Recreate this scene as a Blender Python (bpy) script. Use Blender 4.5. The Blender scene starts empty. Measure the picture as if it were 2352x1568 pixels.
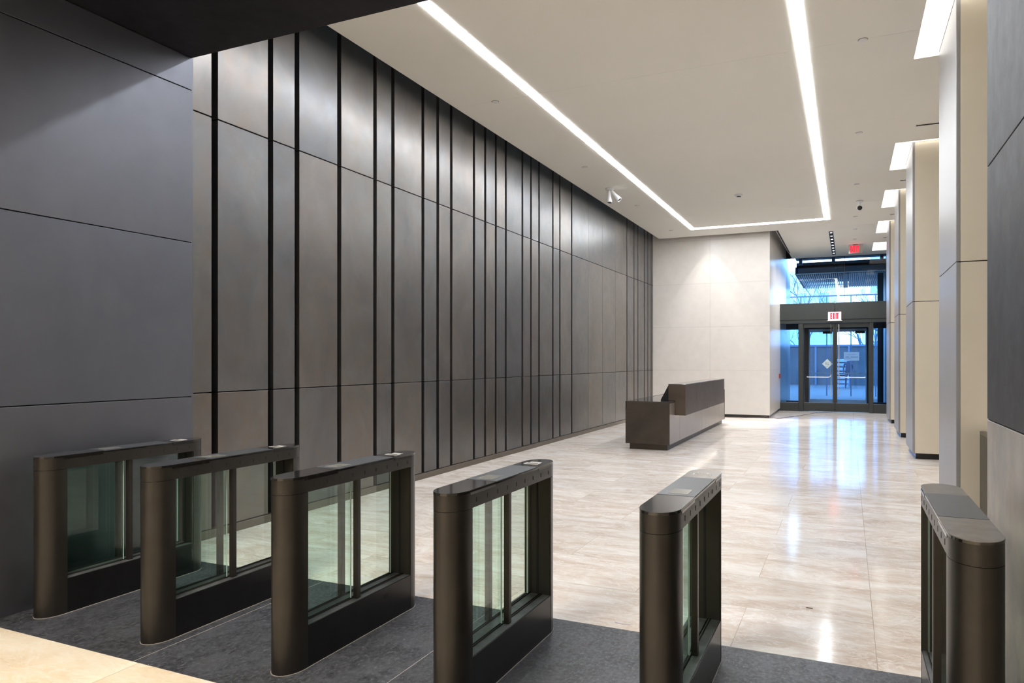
import bpy, bmesh, math, random
from mathutils import Vector, Matrix
R = math.radians
random.seed(7)
sc = bpy.context.scene
COL = sc.collection

# ------------------------------------------------------------------ camera, world, exposure
cam = bpy.data.cameras.new('camera')
cam.lens = 1662.0 / 2352.0 * 36.0
cam.sensor_width = 36.0
cam.sensor_fit = 'HORIZONTAL'
cam.shift_y = 43.0 / 2352.0
cam.clip_start = 0.05
cam.clip_end = 400
camo = bpy.data.objects.new('camera', cam)
camo.location = (0, 0, 1.6)
camo.rotation_euler = (R(90), 0, R(24.9))
COL.objects.link(camo)
sc.camera = camo

sc.view_settings.view_transform = 'Standard'
sc.view_settings.look = 'None'
sc.view_settings.gamma = 1.0
sc.view_settings.use_curve_mapping = False
sc.view_settings.exposure = 0.90

sc.cycles.caustics_reflective = False
sc.cycles.caustics_refractive = False
sc.cycles.blur_glossy = 1.0
sc.cycles.sample_clamp_indirect = 5.0

LED_STRENGTH = 24.0
COVE_STRENGTH = 1.25
SKY_STRENGTH = 5.4

w = bpy.data.worlds.new('overcast_sky')
sc.world = w
w.use_nodes = True
nt = w.node_tree
nt.nodes.clear()
out = nt.nodes.new('ShaderNodeOutputWorld')
bg = nt.nodes.new('ShaderNodeBackground')
tc = nt.nodes.new('ShaderNodeTexCoord')
mp = nt.nodes.new('ShaderNodeMapping')
mp.inputs['Scale'].default_value = (3, 3, 9)
ns = nt.nodes.new('ShaderNodeTexNoise')
ns.inputs['Scale'].default_value = 2.2
ns.inputs['Detail'].default_value = 6
rp = nt.nodes.new('ShaderNodeValToRGB')
rp.color_ramp.elements[0].position = 0.38
rp.color_ramp.elements[0].color = (0.26, 0.56, 1.0, 1)
rp.color_ramp.elements[1].position = 0.62
rp.color_ramp.elements[1].color = (0.72, 0.90, 1.0, 1)
nt.links.new(tc.outputs['Generated'], mp.inputs['Vector'])
nt.links.new(mp.outputs[0], ns.inputs['Vector'])
nt.links.new(ns.outputs[0], rp.inputs[0])
nt.links.new(rp.outputs[0], bg.inputs[0])
bg.inputs[1].default_value = SKY_STRENGTH
nt.links.new(bg.outputs[0], out.inputs[0])


def area_light(name, loc, rot, sx, sy, power, color):
    l = bpy.data.lights.new(name, 'AREA')
    l.shape = 'RECTANGLE'
    l.size = sx
    l.size_y = sy
    l.energy = power
    l.color = color
    o = bpy.data.objects.new(name, l)
    o.location = loc
    o.rotation_euler = rot
    COL.objects.link(o)
    return o


# downlight panels recessed in the dark ceiling above and behind the camera
area_light('entry_panel_light', (-2.6, 0.9, 3.97), (0, 0, 0), 1.6, 0.5, 95, (1.0, 0.88, 0.72))
area_light('entry_panel_light', (-1.6, -1.6, 3.97), (0, 0, 0), 2.4, 1.6, 125, (1.0, 0.9, 0.78))


# ------------------------------------------------------------------ materials
class N:
    def __init__(s, name):
        s.m = bpy.data.materials.new(name)
        s.m.use_nodes = True
        s.t = s.m.node_tree
        s.b = s.t.nodes['Principled BSDF']
        s.o = s.t.nodes['Material Output']

    def new(s, kind, **kw):
        n = s.t.nodes.new('ShaderNode' + kind)
        for k, v in kw.items():
            setattr(n, k, v)
        return n

    def link(s, a, b):
        s.t.links.new(a, b)

    def pos(s, scale=(1, 1, 1)):
        g = s.new('NewGeometry')
        m = s.new('Mapping')
        m.inputs['Scale'].default_value = scale
        s.link(g.outputs['Position'], m.inputs['Vector'])
        return m.outputs[0]

    def noise(s, vec, scale=5, detail=4, rough=.5, dist=0):
        n = s.new('TexNoise')
        n.inputs['Scale'].default_value = scale
        n.inputs['Detail'].default_value = detail
        n.inputs['Roughness'].default_value = rough
        n.inputs['Distortion'].default_value = dist
        s.link(vec, n.inputs['Vector'])
        return n.outputs[0]

    def ramp(s, fac, stops):
        r = s.new('ValToRGB')
        e = r.color_ramp.elements
        while len(e) < len(stops):
            e.new(0.5)
        for i, (p, c) in enumerate(stops):
            e[i].position = p
            e[i].color = (*c, 1) if len(c) == 3 else c
        s.link(fac, r.inputs[0])
        return r.outputs[0]

    def mix(s, fac, a, b, mode='MIX'):
        m = s.new('Mix', data_type='RGBA', blend_type=mode)
        for sock, v in ((0, fac), (6, a), (7, b)):
            if hasattr(v, 'is_output'):
                s.link(v, m.inputs[sock])
            elif sock == 0:
                m.inputs[0].default_value = v
            else:
                m.inputs[sock].default_value = (*v, 1)
        return m.outputs[2]

    def math(s, op, a, b=None):
        m = s.new('Math', operation=op)
        for i, v in enumerate((a, b)):
            if v is None:
                continue
            if hasattr(v, 'is_output'):
                s.link(v, m.inputs[i])
            else:
                m.inputs[i].default_value = v
        return m.outputs[0]

    def bump(s, h, strength=.1, dist=.01):
        b = s.new('Bump')
        b.inputs['Strength'].default_value = strength
        b.inputs['Distance'].default_value = dist
        s.link(h, b.inputs['Height'])
        s.link(b.outputs[0], s.b.inputs['Normal'])


def plain(name, col, rough=.5, metal=0.0, spec=.5, var=0.0, vscale=3.0, bump=0.0, coat=0.0):
    n = N(name)
    n.b.inputs['Base Color'].default_value = (*col, 1)
    n.b.inputs['Roughness'].default_value = rough
    n.b.inputs['Metallic'].default_value = metal
    n.b.inputs['Specular IOR Level'].default_value = spec
    n.b.inputs['Coat Weight'].default_value = coat
    n.b.inputs['Coat Roughness'].default_value = .08
    p = n.pos()
    f = n.noise(p, vscale, 5, .55)
    lo = tuple(c * (1 - var) for c in col)
    hi = tuple(min(1, c * (1 + var)) for c in col)
    if var:
        n.link(n.ramp(f, [(.3, lo), (.7, hi)]), n.b.inputs['Base Color'])
    if bump:
        n.bump(n.noise(p, 220, 3), bump, .002)
    return n.m


def emit(name, col, strength):
    n = N(name)
    n.b.inputs['Base Color'].default_value = (*col, 1)
    n.b.inputs['Emission Color'].default_value = (*col, 1)
    n.b.inputs['Emission Strength'].default_value = strength
    return n.m


def glass(name, tint, ior=1.45, rough=0.0):
    n = N(name)
    tr = n.new('BsdfTransparent')
    tr.inputs[0].default_value = (*tint, 1)
    gl = n.new('BsdfGlossy')
    gl.inputs['Roughness'].default_value = rough
    gl.inputs['Color'].default_value = (1, 1, 1, 1)
    fr = n.new('Fresnel')
    fr.inputs[0].default_value = ior
    mx = n.new('MixShader')
    ge = n.new('NewGeometry')
    front = n.math('SUBTRACT', 1.0, ge.outputs['Backfacing'])
    n.link(n.math('MULTIPLY', fr.outputs[0], front), mx.inputs[0])
    n.link(tr.outputs[0], mx.inputs[1])
    n.link(gl.outputs[0], mx.inputs[2])
    n.link(mx.outputs[0], n.o.inputs[0])
    return n.m


def patina_metal(name, dark, light, warm, rough=.4, metal=.85, patch=.5, tvar=.75):
    n = N(name)
    oi = n.new('ObjectInfo')
    rnd = oi.outputs['Random']
    g = n.new('NewGeometry')
    off = n.new('VectorMath', operation='ADD')
    sc3 = n.new('VectorMath', operation='SCALE')
    cmb = n.new('CombineXYZ')
    for i in range(3):
        n.link(rnd, cmb.inputs[i])
    n.link(cmb.outputs[0], sc3.inputs[0])
    sc3.inputs['Scale'].default_value = 37.0
    n.link(g.outputs['Position'], off.inputs[0])
    n.link(sc3.outputs[0], off.inputs[1])
    m = n.new('Mapping')
    m.inputs['Scale'].default_value = (1, 1, .8)
    n.link(off.outputs[0], m.inputs[0])
    v = m.outputs[0]
    f1 = n.noise(v, 1.3, 6, .6, .6)
    f2 = n.noise(v, 5.0, 7, .62, .4)
    base = n.ramp(f1, [(.3, dark), (.7, light)])
    wf = n.math('MULTIPLY', n.ramp(f2, [(.42, (0, 0, 0)), (.72, (1, 1, 1))]), patch)
    c1 = n.mix(wf, base, warm)
    tint = n.ramp(rnd, [(0, (.78, .83, .92)), (.35, (.92, .95, 1.0)), (.6, (1.06, 1.0, .95)), (1, (1.18, 1.04, .93))])
    c2 = n.mix(tvar, c1, tint, 'MULTIPLY')
    n.link(c2, n.b.inputs['Base Color'])
    rr = n.ramp(n.noise(v, 9, 6, .65), [(.3, (rough - .02,) * 3), (.7, (rough + .06,) * 3)])
    n.link(rr, n.b.inputs['Roughness'])
    n.b.inputs['Metallic'].default_value = metal
    return n.m


def marble(name, c_lo, c_mid, c_hi, vein, tiles=None, rough=.09, along='x', seam=(.42, .34, .26)):
    """Polished cream limestone with long streaks, thin veins and slab joints."""
    n = N(name)
    scl = (.75, 1.7, 1) if along == 'x' else (1.7, .75, 1)
    g = n.new('NewGeometry')
    pos = g.outputs['Position']
    tint = None
    vec = pos
    if tiles:
        x0, y0, tw, th = tiles
        sh = n.new('VectorMath', operation='SUBTRACT')
        n.link(pos, sh.inputs[0])
        sh.inputs[1].default_value = (x0, y0, 0)
        br = n.new('TexBrick')
        br.offset = .5
        br.offset_frequency = 2
        br.squash = 1.0
        br.inputs['Scale'].default_value = 1.0
        br.inputs['Brick Width'].default_value = tw
        br.inputs['Row Height'].default_value = th
        br.inputs['Mortar Size'].default_value = .0019
        br.inputs['Mortar Smooth'].default_value = .1
        br.inputs['Bias'].default_value = 0
        br.inputs['Color1'].default_value = (0, 0, 0, 1)
        br.inputs['Color2'].default_value = (1, 1, 1, 1)
        br.inputs['Mortar'].default_value = (.5, .5, .5, 1)
        n.link(sh.outputs[0], br.inputs['Vector'])
        tint = br.outputs['Color']
        # every slab has its own piece of stone
        k = n.new('VectorMath', operation='SCALE')
        n.link(br.outputs['Color'], k.inputs[0])
        k.inputs['Scale'].default_value = 23.0
        ad = n.new('VectorMath', operation='ADD')
        n.link(pos, ad.inputs[0])
        n.link(k.outputs[0], ad.inputs[1])
        vec = ad.outputs[0]
    m = n.new('Mapping')
    m.inputs['Scale'].default_value = scl
    m.inputs['Rotation'].default_value = (0, 0, .12)
    n.link(vec, m.inputs[0])
    v = m.outputs[0]
    f1 = n.noise(v, 1.35, 12, .70, 1.5)
    c = n.ramp(f1, [(.36, c_lo), (.48, c_mid), (.61, c_hi)])
    f3 = n.noise(v, 6.5, 8, .7, .5)
    c = n.mix(n.math('MULTIPLY', n.ramp(f3, [(.45, (0, 0, 0)), (.75, (1, 1, 1))]), .45), c, c_lo)
    # pale wandering veins
    m2 = n.new('Mapping')
    m2.inputs['Scale'].default_value = (.8, 2.0, 1) if along == 'x' else (2.0, .8, 1)
    m2.inputs['Rotation'].default_value = (0, 0, .35)
    n.link(vec, m2.inputs[0])
    f2 = n.noise(m2.outputs[0], 2.3, 9, .62, 1.6)
    band = n.ramp(f2, [(.47, (0, 0, 0)), (.495, (1, 1, 1)), (.52, (0, 0, 0))])
    c = n.mix(n.math('MULTIPLY', band, .55), c, vein)
    f4 = n.noise(m2.outputs[0], 5.3, 9, .6, 1.2)
    band2 = n.ramp(f4, [(.485, (0, 0, 0)), (.5, (1, 1, 1)), (.515, (0, 0, 0))])
    c = n.mix(n.math('MULTIPLY', band2, .55), c, vein)
    vo = n.new('TexVoronoi', feature='DISTANCE_TO_EDGE')
    vo.inputs['Scale'].default_value = 4.5
    wob = n.new('VectorMath', operation='ADD')
    nz = n.new('TexNoise')
    nz.inputs['Scale'].default_value = 4.0
    nz.inputs['Detail'].default_value = 6
    n.link(m2.outputs[0], nz.inputs['Vector'])
    n.link(nz.outputs['Color'], wob.inputs[0])
    n.link(m2.outputs[0], wob.inputs[1])
    n.link(wob.outputs[0], vo.inputs['Vector'])
    crack = n.ramp(vo.outputs['Distance'], [(0, (1, 1, 1)), (.018, (0, 0, 0))])
    gate = n.ramp(n.noise(v, 1.7, 3), [(.48, (0, 0, 0)), (.62, (1, 1, 1))])
    c = n.mix(n.math('MULTIPLY', n.math('MULTIPLY', crack, gate), .6), c, vein)
    if tiles:
        t = n.ramp(tint, [(0, (.93, .92, .91)), (1, (1.05, 1.04, 1.03))])
        c = n.mix(1.0, c, t, 'MULTIPLY')
        c = n.mix(n.math('MULTIPLY', br.outputs['Fac'], .8), c, seam)
        # the one continuous joint that runs the length of the hall
        sx = n.new('SeparateXYZ')
        n.link(pos, sx.inputs[0])
        d = n.math('ABSOLUTE', n.math('SUBTRACT', sx.outputs[0], x0))
        ln = n.math('LESS_THAN', d, .0018)
        c = n.mix(n.math('MULTIPLY', ln, .8), c, seam)
    n.link(c, n.b.inputs['Base Color'])
    rr = n.ramp(n.noise(v, 3.0, 5), [(.3, (rough * .7,) * 3), (.7, (rough * 1.6,) * 3)])
    n.link(rr, n.b.inputs['Roughness'])
    n.b.inputs['Specular IOR Level'].default_value = .06
    return n.m


M = {}
M['panel'] = patina_metal('patinated_steel_panel', (.145, .148, .155), (.225, .226, .228), (.205, .172, .150), .325, .88, .6, .5)
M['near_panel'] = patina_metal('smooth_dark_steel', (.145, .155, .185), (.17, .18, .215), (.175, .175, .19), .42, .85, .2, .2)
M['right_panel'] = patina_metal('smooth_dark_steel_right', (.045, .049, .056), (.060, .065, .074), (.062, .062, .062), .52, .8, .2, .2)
M['worn_panel'] = patina_metal('worn_steel_panel', (.26, .26, .25), (.56, .54, .49), (.60, .52, .44), .42, .7, .75, .2)
M['soffit'] = patina_metal('dark_soffit_metal', (.015, .015, .02), (.028, .028, .035), (.028, .026, .025), .45, .8, .3)
M['black'] = plain('black_reveal', (.006, .006, .007), .7)
M['black_gloss'] = plain('black_trim', (.012, .012, .012), .25)
M['rail'] = plain('bronze_base_rail', (.19, .165, .14), .4, .8)
M['ceiling'] = plain('painted_ceiling', (.93, .905, .835), .9, 0, .2, .012, .6)
M['cream_stone'] = plain('cream_stone_panel', (.775, .73, .68), .26, 0, .5, .03, 5, .05)
M['seam'] = plain('stone_seam', (.36, .31, .26), .8)
M['column'] = plain('champagne_cladding', (.76, .69, .56), .36, .2, .5, .02, 3, .05)
M['column_side'] = plain('satin_metal_edge', (.34, .335, .335), .40, .35, .5, .02, 3)
M['marble'] = marble('polished_cream_marble', (.655, .545, .465), (.79, .71, .64), (.93, .90, .865), (1, .985, .965),
                     (.14, 4.18, 1.47, .715), .10)
M['marble_near'] = marble('honed_cream_marble', (.80, .66, .47), (.90, .78, .60), (.96, .87, .72), (1, .95, .86),
                          (-3.4, 2.64, 1.4, .7), .25)
M['marble_near'].node_tree.nodes['Principled BSDF'].inputs['Specular IOR Level'].default_value = .3
M['plaster'] = plain('warm_white_plaster', (.80, .74, .66), .85, 0, .2)
M['steel_body'] = plain('dark_bronze_powder_coat', (.040, .0365, .033), .34, .6, .5, .10, 9, .12)
M['steel_base'] = plain('near_black_base_panel', (.016, .0155, .017), .30, .5, .5, .15, 9, .1)
M['steel_inner'] = plain('dark_bronze_inner_face', (.035, .033, .028), .5, .4)
M['cap_dark'] = plain('smoked_black_cap', (.016, .016, .018), .10, 0, .7, .3, 30, 0, .6)
M['cap_grey'] = plain('brushed_grey_cap', (.075, .082, .096), .40, .2, .5, .05, 14)
M['cap_dusty'] = plain('dusty_bronze_cap', (.17, .16, .15), .3, .3, .5, .22, 16)
M['sill'] = plain('dusty_sill', (.105, .11, .115), .45, .2, .5, .35, 12)
M['trim_gloss'] = plain('glossy_black_trim', (.01, .009, .009), .06, 0, .8)
M['paper_seal'] = plain('pale_sealant', (.33, .31, .29), .7)
M['white_mark'] = plain('white_print', (.85, .85, .86), .5)
M['sensor'] = plain('sensor_window', (.20, .22, .20), .18, .1)
M['screen'] = plain('reader_window', (.30, .31, .29), .12, .1, .6, .08, 20)
M['glass_green'] = glass('green_tinted_glass', (.89, .965, .93), 1.5)
M['glass_edge'] = plain('bright_glass_edge', (.72, .86, .84), .2)
M['glass_clear'] = glass('entrance_glass', (.73, .875, 1.0), 1.32)
M['door_frame'] = plain('dark_green_grey_metal', (.055, .062, .060), .42, .5, .5, .06, 6, .1)
M['door_light'] = plain('door_edge_metal', (.22, .23, .22), .35, .7)
M['chrome'] = plain('brushed_stainless', (.86, .84, .82), .34, .7)
M['desk_dark'] = patina_metal('dark_bronze_desk', (.052, .047, .041), (.085, .078, .068), (.09, .062, .052), .40, .75, .4)
M['desk_top'] = plain('smoked_glass_top', (.03, .034, .04), .03, 0, 1.0)
M['desk_panel'] = plain('champagne_desk_panel', (.40, .36, .32), .34, .7, .5, .04, 4)
M['desk_block'] = patina_metal('brown_bronze_desk', (.075, .062, .053), (.105, .09, .077), (.105, .084, .068), .45, .6, .3)
M['led'] = emit('led_diffuser', (.93, .96, 1.0), LED_STRENGTH)
M['cove'] = emit('cove_diffuser', (1.0, .97, .92), COVE_STRENGTH)
M['led_end'] = emit('led_diffuser_short_side', (.93, .96, 1.0), LED_STRENGTH * .55)
for k_ in ('led', 'led_end', 'cove'):
    M[k_].cycles.emission_sampling = 'FRONT'
M['desk_led'] = emit('desk_led', (1.0, .92, .82), 2.5)
M['lens'] = emit('downlight_lens', (1.0, .98, .95), 7.0)
M['lamp_white'] = plain('white_enamel', (.82, .82, .82), .3)
M['exit_red'] = emit('exit_red', (1.0, .02, .05), .8)
M['exit_panel'] = plain('edge_lit_sign_panel', (.50, .49, .45), .35)
M['exit_panel_lit'] = emit('lit_sign_panel', (1.0, .74, .76), .42)
M['red'] = plain('red_enamel', (.45, .03, .05), .4)
M['cord'] = plain('dark_cord', (.10, .05, .05), .6)
M['paper'] = plain('notice_paper', (.93, .92, .98), .7)
M['paper_blue'] = plain('pale_sticker', (.86, .98, .98), .6)
for k_ in ('paper', 'paper_blue'):
    nn = M[k_].node_tree
    pb = nn.nodes['Principled BSDF']
    tl = nn.nodes.new('ShaderNodeBsdfTranslucent')
    tl.inputs[0].default_value = pb.inputs['Base Color'].default_value
    mxs = nn.nodes.new('ShaderNodeMixShader')
    mxs.inputs[0].default_value = .3
    nn.links.new(pb.outputs[0], mxs.inputs[1])
    nn.links.new(tl.outputs[0], mxs.inputs[2])
    nn.links.new(mxs.outputs[0], nn.nodes['Material Output'].inputs[0])
M['ink'] = plain('grey_print', (.22, .26, .42), .8)
M['pavement'] = plain('grey_pavement', (.055, .055, .06), .8, 0, .2, .2, 1.5)
M['hoarding'] = plain('blue_grey_hoarding', (.05, .052, .06), .8, 0, .3, .25, .8)
M['canopy'] = plain('dark_canopy_metal', (.075, .095, .14), .5, .3)
M['slat'] = plain('pale_canopy_slat', (.80, .84, .92), .5)
M['ext_dark'] = plain('dark_exterior_metal', (.035, .037, .042), .5, .4)
M['bark'] = plain('hazed_bark', (.11, .14, .19), .9, 0, .2, .2, 6)  # bluish haze over the distant trees is put into the bark colour
M['facade'] = plain('white_facade', (.92, .93, .95), .8)
M['facade_blue'] = plain('pale_blue_facade', (.50, .60, .72), .8, 0, .3, .1, .4)
M['pane'] = plain('window_pane', (.25, .42, .55), .15)
M['cloth'] = plain('dark_clothing', (.012, .018, .035), .9)
M['skin'] = plain('skin', (.45, .30, .24), .6)
M['bundle'] = plain('pale_wrapped_sheets', (.16, .19, .25), .5, 0, .5, .25, 3)
M['dust'] = plain('rust_flake', (.16, .11, .08), .9)


def granite():
    n = N('dark_leathered_granite')
    p = n.pos((1, 1, 1))
    p2 = n.pos((1.0, .55, 1))
    c = n.ramp(n.noise(p2, 55, 8, .8, .3), [(.38, (.014, .015, .018)), (.52, (.042, .045, .053)), (.66, (.15, .16, .185))])
    c = n.mix(n.math('MULTIPLY', n.ramp(n.noise(p2, 9, 6, .7, .5), [(.40, (0, 0, 0)), (.62, (1, 1, 1))]), .6), c, (.095, .10, .118))
    c = n.mix(n.ramp(n.noise(p, 70, 4, .6), [(.66, (0, 0, 0)), (.72, (1, 1, 1))]), c, (.36, .38, .41))
    c = n.mix(n.math('MULTIPLY', n.ramp(n.noise(p, 1.1, 4), [(.4, (0, 0, 0)), (.7, (1, 1, 1))]), .22), c, (.10, .10, .105))
    n.link(c, n.b.inputs['Base Color'])
    n.link(n.ramp(n.noise(p, 40, 4), [(.3, (.30,) * 3), (.7, (.55,) * 3)]), n.b.inputs['Roughness'])
    n.b.inputs['Specular IOR Level'].default_value = .3
    n.bump(n.noise(p, 45, 5, .7), .35, .004)
    return n.m


M['granite'] = granite()


# ------------------------------------------------------------------ mesh helpers
def box(bm, x0, x1, y0, y1, z0, z1):
    vs = [bm.verts.new(p) for p in ((x0, y0, z0), (x1, y0, z0), (x1, y1, z0), (x0, y1, z0),
                                    (x0, y0, z1), (x1, y0, z1), (x1, y1, z1), (x0, y1, z1))]
    for f in ((0, 3, 2, 1), (4, 5, 6, 7), (0, 1, 5, 4), (1, 2, 6, 5), (2, 3, 7, 6), (3, 0, 4, 7)):
        bm.faces.new([vs[i] for i in f])


def quad(bm, x0, x1, y0, y1, z=0.0):
    """one flat lamp diffuser facing down"""
    v = [bm.verts.new(p) for p in ((x0, y0, z), (x0, y1, z), (x1, y1, z), (x1, y0, z))]
    bm.faces.new(v)


def prism(bm, pts, z0, z1, smooth_from=None):
    a = [bm.verts.new((x, y, z0)) for x, y in pts]
    b = [bm.verts.new((x, y, z1)) for x, y in pts]
    n = len(pts)
    bm.faces.new(list(reversed(a)))
    bm.faces.new(b)
    for i in range(n):
        bm.faces.new((a[i], a[(i + 1) % n], b[(i + 1) % n], b[i]))


def tube(bm, pts, r, seg=8, r_end=None, cap=True):
    rings = []
    n = len(pts)
    pts = [Vector(p) for p in pts]
    up = Vector((0, 0, 1))
    for i, p in enumerate(pts):
        d = (pts[min(i + 1, n - 1)] - pts[max(i - 1, 0)]).normalized()
        a = d.cross(up)
        if a.length < 1e-3:
            a = d.cross(Vector((1, 0, 0)))
        a.normalize()
        b = d.cross(a)
        rr = r if r_end is None else r + (r_end - r) * i / max(1, n - 1)
        rings.append([bm.verts.new(p + (a * math.cos(2 * math.pi * k / seg) + b * math.sin(2 * math.pi * k / seg)) * rr) for k in range(seg)])
    for i in range(n - 1):
        for k in range(seg):
            bm.faces.new((rings[i][k], rings[i][(k + 1) % seg], rings[i + 1][(k + 1) % seg], rings[i + 1][k]))
    if cap:
        bm.faces.new(list(reversed(rings[0])))
        bm.faces.new(rings[-1])


def lathe(bm, prof, c=(0, 0, 0), seg=20, mat=None):
    rings = []
    for r, z in prof:
        ring = []
        for k in range(seg):
            a = 2 * math.pi * k / seg
            p = Vector((r * math.cos(a), r * math.sin(a), z))
            if mat is not None:
                p = mat @ p
            ring.append(bm.verts.new(p + Vector(c)))
        rings.append(ring)
    for i in range(len(rings) - 1):
        for k in range(seg):
            bm.faces.new((rings[i][k], rings[i][(k + 1) % seg], rings[i + 1][(k + 1) % seg], rings[i + 1][k]))
    bm.faces.new(rings[0])
    bm.faces.new(rings[-1])


def obj(name, bm, mat, parent=None, bevel=0.0, smooth=False):
    if name != 'diffuser':
        bmesh.ops.recalc_face_normals(bm, faces=bm.faces[:])
    me = bpy.data.meshes.new(name)
    bm.to_mesh(me)
    bm.free()
    me.materials.append(M[mat])
    o = bpy.data.objects.new(name, me)
    COL.objects.link(o)
    if parent:
        o.parent = parent
    if bevel:
        b = o.modifiers.new('bevel', 'BEVEL')
        b.width = bevel
        b.segments = 2
        b.limit_method = 'ANGLE'
    if smooth:
        for p in me.polygons:
            p.use_smooth = True
        me.set_sharp_from_angle(angle=R(35))
    return o


def boxobj(name, mat, dims, parent=None, bevel=0.0):
    bm = bmesh.new()
    if isinstance(dims[0], (tuple, list)):
        for d in dims:
            box(bm, *d)
    else:
        box(bm, *dims)
    return obj(name, bm, mat, parent, bevel)


def tag(o, label, cat, group=None):
    o['label'] = label
    o['category'] = cat
    if group:
        o['group'] = group
    return o


def structure(o, label=None):
    o['kind'] = 'structure'
    if label:
        o['label'] = label
    return o


def empty(name, loc=(0, 0, 0)):
    o = bpy.data.objects.new(name, None)
    o.location = loc
    o.empty_display_size = .1
    COL.objects.link(o)
    return o


def thing(name, label, cat, loc=(0, 0, 0), group=None):
    return tag(empty(name, loc), label, cat, group)


def dup(root, loc, label=None, group=None):
    r = root.copy()
    COL.objects.link(r)
    r.location = loc
    if label:
        r['label'] = label
    if group:
        r['group'] = group
    for ch in list(root.children):
        c = ch.copy()
        COL.objects.link(c)
        c.parent = r
        for g in list(ch.children):
            d = g.copy()
            COL.objects.link(d)
            d.parent = c
    return r


# ------------------------------------------------------------------ dimensions
XL, XN, XR = -5.20, -4.77, .62      # lobby cladding, near left wall, near right wall
YS = 4.18                           # edge of the dark soffit and of the granite threshold
ZS, ZC = 4.02, 5.12                 # soffit and lobby ceiling heights
YB, XB = 21.05, -1.95               # cream stone wall: front face and side face
YD, YG = 24.45, 26.9                # inner doors, outer glass line
XW = 2.6                            # outer wall behind the columns

# ------------------------------------------------------------------ floor
structure(boxobj('floor', 'marble', (-6.2, XW + .1, YS, 27.2, -.10, 0)), 'polished cream marble floor of the lobby')
structure(boxobj('floor', 'granite', (-6.2, XW + .1, 2.64, YS, -.10, 0)), 'dark granite threshold strip under the turnstiles')
for x in (-3.445, -2.072, -.70, .62):
    structure(boxobj('trim_1', 'paper_seal', (x - .0022, x + .0022, 2.64, YS, -.02, .0008)), 'thin pale joint in the granite strip')
structure(boxobj('floor', 'marble_near', (-6.2, XW + .1, -4.5, 2.64, -.10, 0)), 'warm cream stone floor in front of the turnstiles')

# ------------------------------------------------------------------ left cladding wall
wl = structure(boxobj('wall_left', 'black', (XL - .30, XL - .10, YS, YB + .1, 0, 5.5)), 'black backing behind the steel cladding')
gaps = [4.81, 5.51, 5.89, 6.58, 7.26, 7.64, 8.35, 8.74, 9.12, 9.82, 10.2, 10.58, 10.96, 11.64, 12.02, 12.4,
        13.09, 13.47, 14.15, -15.2, -16.22, -17.25, 18.29, 18.97, 19.37, 20.05, 20.45, 20.84]
edges = [(4.2, .0)] + [(abs(g), .072 if g > 0 else .008) for g in gaps] + [(YB, 0)]
rows = [(.085, 1.305), (1.315, 3.785), (3.795, 5.42)]
for i in range(len(edges) - 1):
    y0 = edges[i][0] + edges[i][1] / 2
    y1 = edges[i + 1][0] - edges[i + 1][1] / 2
    for z0, z1 in rows:
        boxobj('cladding_panel', 'panel', (XL - .10, XL, y0, y1, z0, z1), wl, .003)
structure(boxobj('baseboard_left', 'rail', (XL - .1, XL + .012, YS + .02, YB, 0, .078), None, .004), 'bronze rail at the foot of the steel cladding')

# ------------------------------------------------------------------ near left wall
wn = structure(boxobj('wall_near_left', 'black', (XN - .42, XN - .02, -4.5, YS + .0, 0, 5.5)), 'dark steel wall left of the turnstiles')
for z0, z1 in ((0, 1.305), (1.312, 2.538), (2.545, 3.757), (3.764, ZS - .002)):
    boxobj('cladding_panel', 'near_panel', (XN - .02, XN, -4.5, YS + .002, z0, z1), wn, .002)
boxobj('end_panel', 'near_panel', (XN - .43, XN - .004, YS, YS + .018, 0, 5.3), wn)

# near right wall: a thick pier with a return facing the lobby
wr = structure(boxobj('wall_near_right', 'black', (XR + .02, XW, -4.5, YS + .0, 0, 5.5)), 'dark steel wall at the right edge of the picture')
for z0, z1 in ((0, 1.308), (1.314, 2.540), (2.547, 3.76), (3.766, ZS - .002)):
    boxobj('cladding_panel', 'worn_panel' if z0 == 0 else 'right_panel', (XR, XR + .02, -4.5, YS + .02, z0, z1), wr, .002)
boxobj('end_panel', 'near_panel', (XR + .004, XW, YS, YS + .018, 0, 5.3), wr)

# back wall behind the camera
structure(boxobj('wall_back', 'plaster', (XN, XR, -4.6, -4.45, 0, ZS)), 'pale wall behind the viewer')

# ------------------------------------------------------------------ soffit and ceiling
so = structure(boxobj('ceiling', 'soffit', (XN - .42, XW, -4.5, YS, ZS, ZS + .12)), 'dark metal soffit over the turnstiles')
boxobj('soffit_joint', 'rail', (-2.555, -2.549, -4.5, YS - .002, ZS - .0015, ZS + .002), so)
structure(boxobj('ceiling', 'ceiling', (XN - .42, XW, YS - .1, YS, ZS + .12, 5.6)), 'upstand above the dark soffit')

XRc = .70                                            # left edge of the light coves
coves = [(8.0, 9.66), (13.27, 15.13), (16.87, 18.77), (20.54, 22.44), (24.2, 26.0)]
cuts = [YS, 8.82, 14.28, 17.9, 20.86]
bm = bmesh.new()
for a, b in zip(cuts[:-1], cuts[1:]):
    box(bm, -4.97, XRc, a + .002, b - .002, ZC, ZC + .10)
box(bm, -1.755, XRc, 20.862, YG, ZC, ZC + .10)
y = YS
for a, b in coves:
    box(bm, XRc, XW, y, a, ZC, ZC + .10)
    y = b
box(bm, XRc, XW, y, YG, ZC, ZC + .10)
ce = structure(obj('ceiling', bm, 'ceiling'), 'warm white lobby ceiling')
structure(boxobj('ceiling', 'plaster', (-5.5, XW + .2, YS - .1, YG + .2, 5.58, 5.7)), 'slab above the lobby ceiling')
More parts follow.
